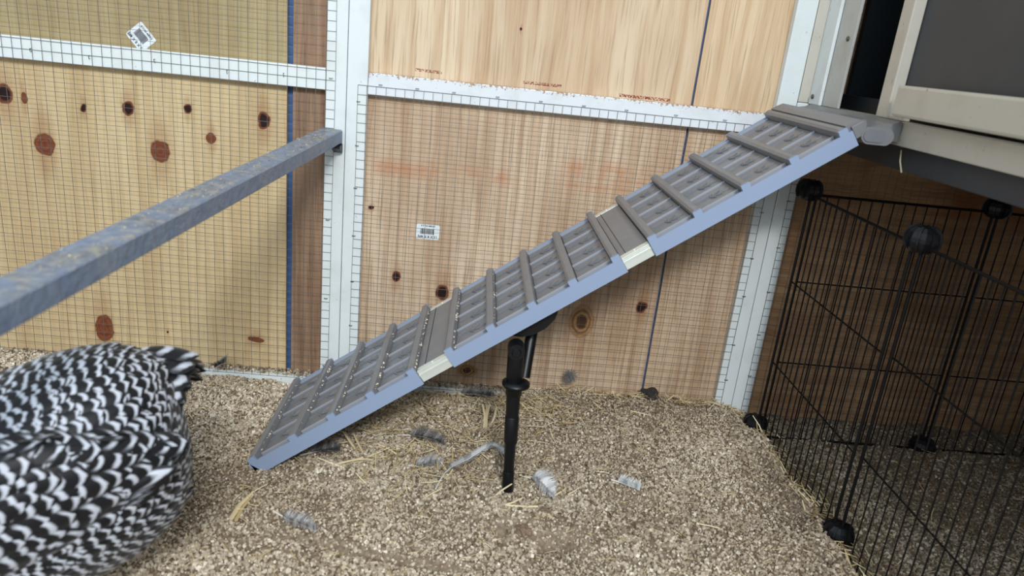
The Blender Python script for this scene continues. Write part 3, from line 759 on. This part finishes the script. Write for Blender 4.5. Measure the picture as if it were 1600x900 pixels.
# ------------------------------------------------------------------ feathers on the ground
def feather_mat(name, base, bars, freq):
    t = NT(name, .7, 0, .2); a = t.n('Attribute'); a.attribute_name = 'tone'
    s = t.n('Math', operation='SINE'); t.L(t.math('MULTIPLY', a.outputs['Fac'], freq), s.inputs[0])
    t.col(t.mix(t.ramp(s.outputs[0], [(0.3, g3(0)), (0.6, g3(1))]), base, bars)); return t.m
M['f_grey'] = feather_mat('grey_barred_feather', srgb(190, 188, 186), srgb(150, 148, 148), 36)
M['f_white'] = feather_mat('white_down', srgb(230, 230, 228), srgb(196, 196, 198), 20)
M['f_dark'] = feather_mat('dark_feather', srgb(104, 102, 102), srgb(140, 138, 134), 30)
M['quill'] = plastic('feather_quill', srgb(226, 222, 212), .2, rough=.4)
def feather(label, pts, wid, mat, fluffy=0, seed=1):
    """pts: spine in world xy + height above ground; barbs as thin slivers"""
    rr = random.Random(seed); P = [Vector((p[0], p[1], gz_at(p[0], p[1])+p[2])) for p in pts]
    def at(t):
        t = max(0, min(.9999, t))*(len(P)-1); i = int(t); f = t-i
        p0 = P[max(i-1, 0)]; p1 = P[i]; p2 = P[i+1]; p3 = P[min(i+2, len(P)-1)]
        return .5*((2*p1)+(p2-p0)*f+(2*p0-5*p1+4*p2-p3)*f*f+(3*p1-p0-3*p2+p3)*f**3)
    e = empty('feather', P[0], label, 'feather')
    sp = [at(i/18) for i in range(19)]
    local(MB().tube(sp, [.0012*(1-.75*i/18) for i in range(19)], 6).build('quill', M['quill']), e)
    V = []; F = []; T = []
    n = 150 if not fluffy else 330
    for i in range(n):
        t = .22+.78*i/n; p = at(t); d = (at(min(t+.02, 1))-at(t-.02)).normalized()
        s = d.cross(Vector((0, 0, 1))).normalized()
        prof = wid*math.sin(math.pi*min(1, .12+.88*((t-.18)/.82))**.7) if t < .99 else wid*.3
        for sg in (-1, 1):
            w2 = prof*rr.uniform(.8, 1.05)*(1 if not fluffy else rr.uniform(.4, 1.35))
            tip = p+s*sg*w2+d*w2*.7+Vector((0, 0, rr.uniform(.0, .0025)*(1+3*fluffy)+.001))
            mid = (p+tip)/2+Vector((0, 0, .0012)); hw = .0007 if not fluffy else .00022; k = len(V)
            V += [p-d*hw, p+d*hw, mid+d*hw, mid-d*hw, tip+d*hw*.4, tip-d*hw*.4]; F += [(k, k+1, k+2, k+3), (k+3, k+2, k+4, k+5)]; T += [t]*6
    o = quick_mesh('vane', np.array([tuple(v) for v in V]), 4, np.array(F).ravel(), M[mat], np.array(T)); local(o, e); return e

feather('long curved grey-white feather arching beside the foot of the ramp leg', [(-.016, -.282, .003), (-.004, -.243, .006), (.022, -.206, .012), (.052, -.192, .014), (.072, -.205, .010), (.076, -.222, .004)], .008, 'f_grey', 0, 1)
feather('small fluffy white feather just right of the foot of the ramp leg', [(.094, -.240, .004), (.107, -.250, .006), (.120, -.262, .007), (.128, -.270, .005)], .014, 'f_white', 1, 2)
feather('small grey feather lying alone on the bedding below the low end of the ramp', [(-.187, -.357, .003), (-.168, -.366, .004), (-.150, -.374, .005), (-.136, -.381, .003)], .008, 'f_grey', 1, 3)
feather('dark grey feather under the low end of the ramp, pointing at the leg', [(-.075, -.165, .006), (-.050, -.168, .009), (-.025, -.172, .008), (-.012, -.176, .004)], .013, 'f_dark', 1, 4)
feather('grey downy feather tucked under the low corner of the ramp', [(-.190, -.225, .004), (-.172, -.208, .007), (-.156, -.196, .008), (-.148, -.190, .005)], .013, 'f_dark', 1, 5)
feather('pale thin feather fragment on the bare mound right of the ramp leg', [(.200, -.255, .003), (.212, -.262, .004), (.226, -.270, .003), (.232, -.273, .002)], .005, 'f_white', 1, 6)
feather('grey feather behind the long curved one, left of the ramp leg', [(-.055, -.215, .004), (-.040, -.213, .005), (-.024, -.214, .005), (-.012, -.217, .003)], .010, 'f_grey', 1, 7)
feather('smoky down feather by the bottom plate between the hen tail and the ramp', [(-.372, -.014, .012), (-.365, -.016, .020), (-.357, -.018, .026), (-.350, -.018, .030)], .012, 'f_dark', 1, 8)
feather('dark feather by the wall at the back of the leg, in the hollow', [(-.010, -.03, .006), (.015, -.035, .010), (.040, -.036, .010), (.055, -.034, .006)], .010, 'f_dark', 1, 9)
# a tuft of down caught on the mesh right of the leg
e = empty('down_tuft', (.172, -.004, Z(-.478)), 'grey tuft of down caught in the mesh right of the ramp leg', 'feather')
V = []; F = []; T = []; rr = random.Random(5)
for i in range(260):
    d = Vector((rr.gauss(0, 1), rr.gauss(0, .5), rr.gauss(0, 1.2))).normalized()*rr.uniform(.004, .012)
    p0 = Vector((rr.gauss(0, .002), rr.gauss(0, .0015)-.002, rr.gauss(0, .003))); sd = d.cross(Vector((0, 1, 0))).normalized()*.00025; k = len(V)
    p1 = p0+d; p1.y = min(p1.y, .002); V += [p0-sd, p0+sd, p1+sd, p1-sd]; F.append((k, k+1, k+2, k+3)); T += [.3]*4
o = quick_mesh('down', np.array([tuple(v) for v in V]), 4, np.array(F).ravel(), M['f_dark'], np.array(T)); o.parent = e

# straw worth pointing at
def stalk(label, x, y, yaw, ln, wd, tn, pit=0.0, lift=.004):
    o = straw_mesh('straw_stalk', [(0, 0, 0, yaw, pit, ln, wd, tn)], M['straw']); o.location = (x, y, gz_at(x, y)+lift); tag(o, label, 'straw'); return o
def sheaf(label, x, y, items, group=None):
    e = empty('straw_tuft', (x, y, gz_at(x, y)), label, 'straw')
    for (dx, dy, yaw, ln, wd, tn, pit, lift) in items:
        ln *= 1.15; wd *= 1.35
        o = straw_mesh('stalk', [(0, 0, 0, yaw, pit, ln, wd, tn)], M['straw']); o.parent = e; o.location = (dx, dy, lift)
    return e
sheaf('split yellow straw lying on the bedding below the low corner of the ramp', -.226, -.340, [(0, 0, 1.38, .040, .0040, .75, .05, .004), (.003, -.004, 1.50, .036, .003, .5, .02, .003), (.010, .035, .9, .018, .0012, .9, .1, .004)])
sheaf('fan of upright straw stubs against the soil behind the leg', .046, -.108, [(-.006, 0, 1.75, .030, .0028, .9, .75, .012), (0, 0, 1.45, .030, .0030, .8, .8, .012), (.008, .002, 1.25, .026, .0024, .95, .7, .011), (-.002, .004, 1.6, .026, .0022, .6, .9, .012)])
sheaf('pale straw bundle lying across the front of the leg foot', .085, -.316, [(0, 0, .05, .034, .0034, .85, 0, .006), (-.012, .006, .5, .028, .0022, .8, .1, .006), (.010, -.012, -.9, .024, .002, .7, .15, .006), (-.022, .028, .9, .034, .0022, .9, .05, .005)])
sheaf('tangle of straw in the hollow left of the leg, under the ramp', -.115, -.205, [(-.02, .02, 2.2, .034, .0030, .8, .2, .010), (-.008, .016, 2.1, .032, .0028, .7, .25, .010), (.02, .0, .7, .030, .0024, .85, .1, .008), (.03, .01, 2.6, .028, .0022, .9, .1, .008), (0, -.02, .3, .030, .0022, .95, .05, .006), (-.03, -.035, .4, .034, .0024, 1., .0, .006)])
sheaf('yellow straw crossing at the underside of the ramp low end', -.128, -.243, [(0, 0, .5, .034, .0030, .75, .05, .006), (.008, .003, .2, .030, .0026, .65, .12, .006), (-.02, -.006, 2.8, .030, .0018, 1., .1, .007)])
stalk('single pale straw on the upper slope of the bare mound', .272, -.077, -.35, .030, .0022, .95)
stalk('bent straw standing against the foot of the pen by the white post', .448, -.085, 1.9, .034, .0022, 1., .5, .012)
stalk('straw slanting into the soil just right of the white feather', .140, -.262, .85, .034, .0026, .9, .05)
stalk('short straw right beside the slanting one near the leg', .152, -.272, .8, .024, .002, .95, .02)
stalk('lone white straw near the bottom of the mound', .30, -.335, -.25, .026, .0018, 1.)
o = stalk('short pale straw stuck to the dark fascia board of the hutch', .463, -.24, math.pi/2, .026, .002, .9, 1.1); o.location = (.4637, -.245, Z(-.078))

# loose dark bark chip at the wall and clods
def clod(label, x, y, s, m, seed, flat=.6, cat='clod'):
    bm = bmesh.new(); bmesh.ops.create_icosphere(bm, subdivisions=3, radius=s)
    for v in bm.verts:
        k = 1+.5*noise.noise(v.co*(1.6/s)+Vector((seed, 0, 0)))+.2*noise.noise(v.co*(5/s)+Vector((seed, 0, 0))); v.co *= k; v.co.z *= flat
    me = bpy.data.meshes.new('clod'); bm.to_mesh(me); bm.free(); me.materials.append(m)
    o = bpy.data.objects.new(cat, me); C.objects.link(o); o.location = (x, y, gz_at(x, y)+s*flat*.3); tag(o, label, cat); return o
M['clod'] = plastic('clod_soil', srgb(120, 100, 80), .6, srgb(165, 145, 118), .95, 150)
M['chip'] = plastic('dark_debris', srgb(48, 44, 42), .4, srgb(80, 72, 66), .9, 120)
clod('small clod of bedding in front of the leg foot', .086, -.352, .009, M['clod'], 1)
clod('clod at the rim of the hollow right of the leg foot', .112, -.322, .007, M['clod'], 2)
clod('dark lump of dirt at the wall under the thin blue gap', .300, -.012, .014, M['chip'], 3, .7)

# ------------------------------------------------------------------ hen
def hen_mats():
    t = NT('barred_plumage', .55, 0, .35)
    a = t.n('Attribute'); a.attribute_name = 'fuv'; sp = t.n('SeparateXYZ'); t.L(a.outputs['Vector'], sp.inputs[0])
    u = t.math('SUBTRACT', t.math('MULTIPLY', sp.outputs[0], 2.0), 1.0)
    nz = t.noise(t.map((120, 120, 120)), 1, 3, .6)
    v = t.math('ADD', sp.outputs[1], t.math('MULTIPLY', t.math('MULTIPLY', u, u), .22))
    v = t.math('ADD', v, t.math('MULTIPLY', t.math('SUBTRACT', nz.outputs[0], .5), .10))
    ph = t.math('ADD', t.math('MULTIPLY', t.math('SUBTRACT', 1.0, v), 1/.36), t.math('MULTIPLY', sp.outputs[2], .25))
    fr = t.math('FRACT', t.math('ADD', ph, 1.0))
    fac = t.ramp(fr, [(0.0, g3(0)), (.16, g3(0)), (.30, g3(1)), (.48, g3(1)), (.62, g3(0)), (1.0, g3(0))])
    side = t.ramp(t.math('ABSOLUTE', u), [(.52, g3(1)), (.88, g3(.08))])
    c = t.mix(t.math('MULTIPLY', fac, side), srgb(15, 16, 20), srgb(204, 209, 218))
    t.col(c); t.b.inputs['Sheen Weight'].default_value = .15; return t.m
M['plume'] = hen_mats()
M['hen_skin'] = plastic('hen_under_down', srgb(38, 38, 42), .3, srgb(90, 92, 98), .9, 60)
M['comb'] = plastic('hen_comb', srgb(170, 34, 30), .3, srgb(190, 60, 50), .5)
M['beak'] = plastic('hen_beak', srgb(190, 160, 100), .3, rough=.4)
M['leg_skin'] = plastic('hen_leg', srgb(205, 170, 90), .3, rough=.5)
M['eye'] = plastic('hen_eye', srgb(150, 70, 20), 0, rough=.1)
ST = [(-.242, -.480, -.302, .026, .032), (-.247, -.484, -.318, .046, .056), (-.262, -.492, -.334, .067, .077), (-.294, -.508, -.352, .081, .087), (-.342, -.528, -.372, .087, .087),
      (-.395, -.552, -.388, .082, .080), (-.445, -.574, -.392, .062, .062), (-.485, -.592, -.386, .042, .044), (-.515, -.606, -.376, .030, .032), (-.540, -.617, -.368, .024, .025), (-.562, -.627, -.368, .021, .022), (-.580, -.635, -.372, .012, .013)]
HE = empty('hen', (-.36, -.54, -.004), 'barred black and white hen in the left foreground, tail towards the ramp', 'chicken')
def loft_fn(ST):
    P = [Vector((a, b, Z(c))) for a, b, c, _, _ in ST]; AX = (P[min(6, len(P)-1)]-P[0]).normalized()
    def f(s, th):
        s = max(0, min(len(ST)-1-1e-6, s)); i = int(s); t = s-i
        def cr(k):
            g = lambda j: ST[max(0, min(len(ST)-1, j))][k]
            p0, p1, p2, p3 = g(i-1), g(i), g(i+1), g(i+2)
            return .5*(2*p1+(p2-p0)*t+(2*p0-5*p1+4*p2-p3)*t*t+(3*p1-p0-3*p2+p3)*t**3)
        c = Vector((cr(0), cr(1), Z(cr(2)))); ax = AX
        sd = ax.cross(Vector((0, 0, 1))).normalized(); up = sd.cross(ax)
        return c, c+sd*math.cos(th)*cr(3)+up*math.sin(th)*cr(4), ax
    return f
hf = loft_fn(ST)
mb = MB(); NS, NR = 56, 36; vs = []; fs = []
for i in range(NS+1):
    for k in range(NR):
        vs.append(hf((len(ST)-1)*i/NS, 2*math.pi*k/NR)[1])
for i in range(NS):
    for k in range(NR): fs.append((i*NR+k, i*NR+(k+1) % NR, (i+1)*NR+(k+1) % NR, (i+1)*NR+k))
mb.add(vs, fs+[tuple(range(NR))[::-1], tuple(range(NS*NR, NS*NR+NR))], True)
for sx, sy in ((-.385, -.500), (-.345, -.590)):       # thighs and shanks belong to the same body
    mb.tube([(sx, sy, Z(-.43)), (sx+.015, sy, Z(-.463)), (sx+.010, sy, Z(-.480))], [.030, .018, .009], 12)
body = local(mb.build('body', M['hen_skin']), HE)
for sx, sy in ((-.375, -.500), (-.335, -.590)):
    mb = MB(); zf = gz_at(sx, sy)+.006
    mb.tube([(sx, sy, Z(-.475)), (sx-.008, sy, Z(-.495)), (sx-.010, sy, zf+.002)], [.0075, .006, .006], 10)
    for dx, dy in ((-.045, .0), (-.038, .022), (-.038, -.022), (.022, .0)):
        mb.tube([(sx-.010, sy, zf), (sx-.010+dx*.6, sy+dy*.6, zf+.002), (sx-.010+dx, sy+dy, zf-.002)], [.005, .0045, .002], 8)
    local(mb.build('foot', M['leg_skin']), HE)
hd = Vector((-.567, -.629, Z(-.368))); ax = Vector((-.9, -.38, -.2)).normalized(); sd = ax.cross(Vector((0, 0, 1))).normalized(); up = sd.cross(ax)
mb = MB(); mb.tube([hd+ax*.010, hd+ax*.022, hd+ax*.034-up*.004], [.011, .007, .0015], 12); local(mb.build('beak', M['beak']), HE)
mb = MB(); n = 14; poly = [(-.026, .008)]
for k in range(n): poly.append((-.024+.046*k/(n-1), .024+(.012 if k % 3 == 1 else 0)+.006*math.sin(math.pi*k/(n-1))))
poly.append((.020, .008))
vs = [hd+ax*p[0]+up*p[1]+sd*.0025 for p in poly]+[hd+ax*p[0]+up*p[1]-sd*.0025 for p in poly]; n = len(poly)
mb.add(vs, [tuple(range(n)), tuple(range(n, 2*n))[::-1]]+[(i, n+i, n+(i+1) % n, (i+1) % n) for i in range(n)]); local(mb.build('comb', M['comb']), HE)
for sg in (-1, 1):
    mb = MB(); mb.lathe([(.0005, -.004), (.003, -.003), (.004, 0), (.003, .003), (.0005, .004)], hd+sd*sg*.019+ax*.002+up*.004, 12, 'z'); local(mb.build('eye', M['eye']), HE)
    mb = MB(); mb.tube([hd+sd*sg*.008+ax*.012-up*.012, hd+sd*sg*.009+ax*.012-up*.024, hd+sd*sg*.008+ax*.010-up*.034], [.004, .008, .003], 10); local(mb.build('wattle', M['comb']), HE)

FV = []; FF = []; FU = []
def plume(base, d, nrm, ln, wd, cup, rnd, lift=.12, curl=0.0, NL=7, NW=5, out=None):
    V_, F_, U_ = (FV, FF, FU) if out is None else out
    d = d.normalized(); s = d.cross(nrm).normalized(); nrm = s.cross(d).normalized(); k = len(V_)
    for i in range(NL):
        v = i/(NL-1); wv = (.35+.65*min(1, v*2.2))*(1 if v < .72 else math.sqrt(max(0.0, 1-((v-.72)/.285)**2)))
        for j in range(NW):
            u = j/(NW-1); x = (u-.5)*wd*wv
            h = lift*ln*v+curl*ln*v*v-cup*wd*(2*(u-.5)*wv)**2*.5+math.sin(v*math.pi)*.03*ln
            V_.append(base+d*(ln*v)+s*x+nrm*h); U_.append((u, v, rnd))
    for i in range(NL-1):
        for j in range(NW-1): a = k+i*NW+j; F_.append((a, a+1, a+NW+1, a+NW))
def plume_obj(name, out, parent, mat='plume'):
    V_, F_, U_ = out
    o = quick_mesh(name, np.array([tuple(v) for v in V_]), 4, np.array(F_).ravel(), M[mat], None, True)
    a = o.data.attributes.new('fuv', 'FLOAT_VECTOR', 'POINT'); a.data.foreach_set('vector', np.array(U_, np.float32).ravel())
    o.parent = parent; o.location = -HE.location if parent in (HE,) else (0, 0, 0); return o
rr = random.Random(21)
def cover(f, smax, s0, step_fn, size_fn, out, bias=None, skip=None):
    s = s0
    row = 0
    while s < smax:
        c, p0, ax = f(s, 0); _, p1, _ = f(s, math.pi/2)
        ra, rb = (p0-c).length, (p1-c).length; per = math.pi*(ra+rb)
        ln, wd = size_fn(s); n = max(4, int(per/(wd*.66)))
        for k in range(n):
            th = 2*math.pi*(k+.5*(row % 2)+rr.uniform(-.22, .22))/n; ss = s+rr.uniform(-.08, .08)
            if skip and skip(ss, th): continue
            c, p, ax = f(ss, th); _, pa_, _ = f(ss, th+.05); _, pb_, _ = f(min(ss+.08, smax), th)
            tg = (pa_-p).normalized(); fl_ = (p-pb_)
            if fl_.length < 1e-6: continue
            fl_.normalize(); nrm = tg.cross(fl_).normalized()
            if nrm.dot(p-c) < 0: nrm = -nrm
            d = fl_+tg*rr.uniform(-.16, .16)
            if bias: d = d+bias(ss, th)
            sc = rr.uniform(.85, 1.15)
            plume(p-d.normalized()*ln*.35+nrm*.0015, d, nrm, ln*sc, wd*sc, .30, rr.random(), .05+rr.uniform(0, .04), -.05, out=out)
        s += step_fn(s); row += 1
out = ([], [], [])
def spacing(f, dist):
    def g(s):
        c0 = f(s, 0)[0]; c1 = f(s+.1, 0)[0]; return max(.03, dist(s)*.1/max(1e-4, (c1-c0).length))
    return g
sz = lambda s: (.029, .0155) if s < 4.6 else ((.026, .0140) if s < 6 else (.020, .0085))
cover(hf, 10.6, .25, spacing(hf, lambda s: .0070 if s < 4.6 else (.0075 if s < 6 else .0055)), sz, out)
pl = plume_obj('plumage', out, HE); pl['kind'] = 'stuff'
# tail feathers
for i in range(14):
    t = i/13; a = (t-.5)
    ly_ = i % 2
    base = Vector((-.274, -.468+a*.05, Z(-.280+.006*ly_)-abs(a)*.03))
    d = Vector((.052, .012+a*.045, .010-abs(a)*.045+.006*ly_)); nrm = Vector((-.2, a*1.4, 1)).normalized()
    o3 = ([], [], []); plume(base, d, nrm, .050, .026, .5, rr.random(), .08, -.42, 12, 7, out=o3); plume_obj('tail_feather', o3, HE)
# folded wing on the near side
WS = [(-.214, -.540, -.322, .004, .008), (-.238, -.560, -.326, .010, .026), (-.280, -.587, -.334, .016, .044), (-.330, -.608, -.350, .019, .052), (-.380, -.628, -.366, .018, .048), (-.425, -.640, -.378, .012, .030), (-.445, -.642, -.384, .004, .010)]
WS = [(a_-.006, b_, c_, d_, e_) for a_, b_, c_, d_, e_ in WS]
wf = loft_fn(WS); mb = MB(); vs = []; fs = []
for i in range(25):
    for k in range(24): vs.append(wf(6*i/24, 2*math.pi*k/24)[1])
for i in range(24):
    for k in range(24): fs.append((i*24+k, i*24+(k+1) % 24, (i+1)*24+(k+1) % 24, (i+1)*24+k))
mb.add(vs, fs+[tuple(range(24))[::-1], tuple(range(24*24, 25*24))], True)
wing = local(mb.build('wing', M['hen_skin']), HE)
out = ([], [], []); cover(wf, 5.8, .2, spacing(wf, lambda s: .0095), lambda s: (.034, .0195), out)
wp = plume_obj('wing_plumage', out, wing); wp['kind'] = 'stuff'
for i in range(9):
    t = i/8; o3 = ([], [], [])
    base = Vector((-.300+.010*t, -.598, Z(-.352-.022*(1-t)))); tip = Vector((-.208-.006*(1-t)*4, -.545-.012*(1-t), Z(-.330-.030*(1-t))))
    d = tip-base; plume(base, d, Vector((.25, -1, .25)), d.length, .014, .4, rr.random(), .02, 0, 14, 5, out=o3); plume_obj('wing_feather', o3, wing)
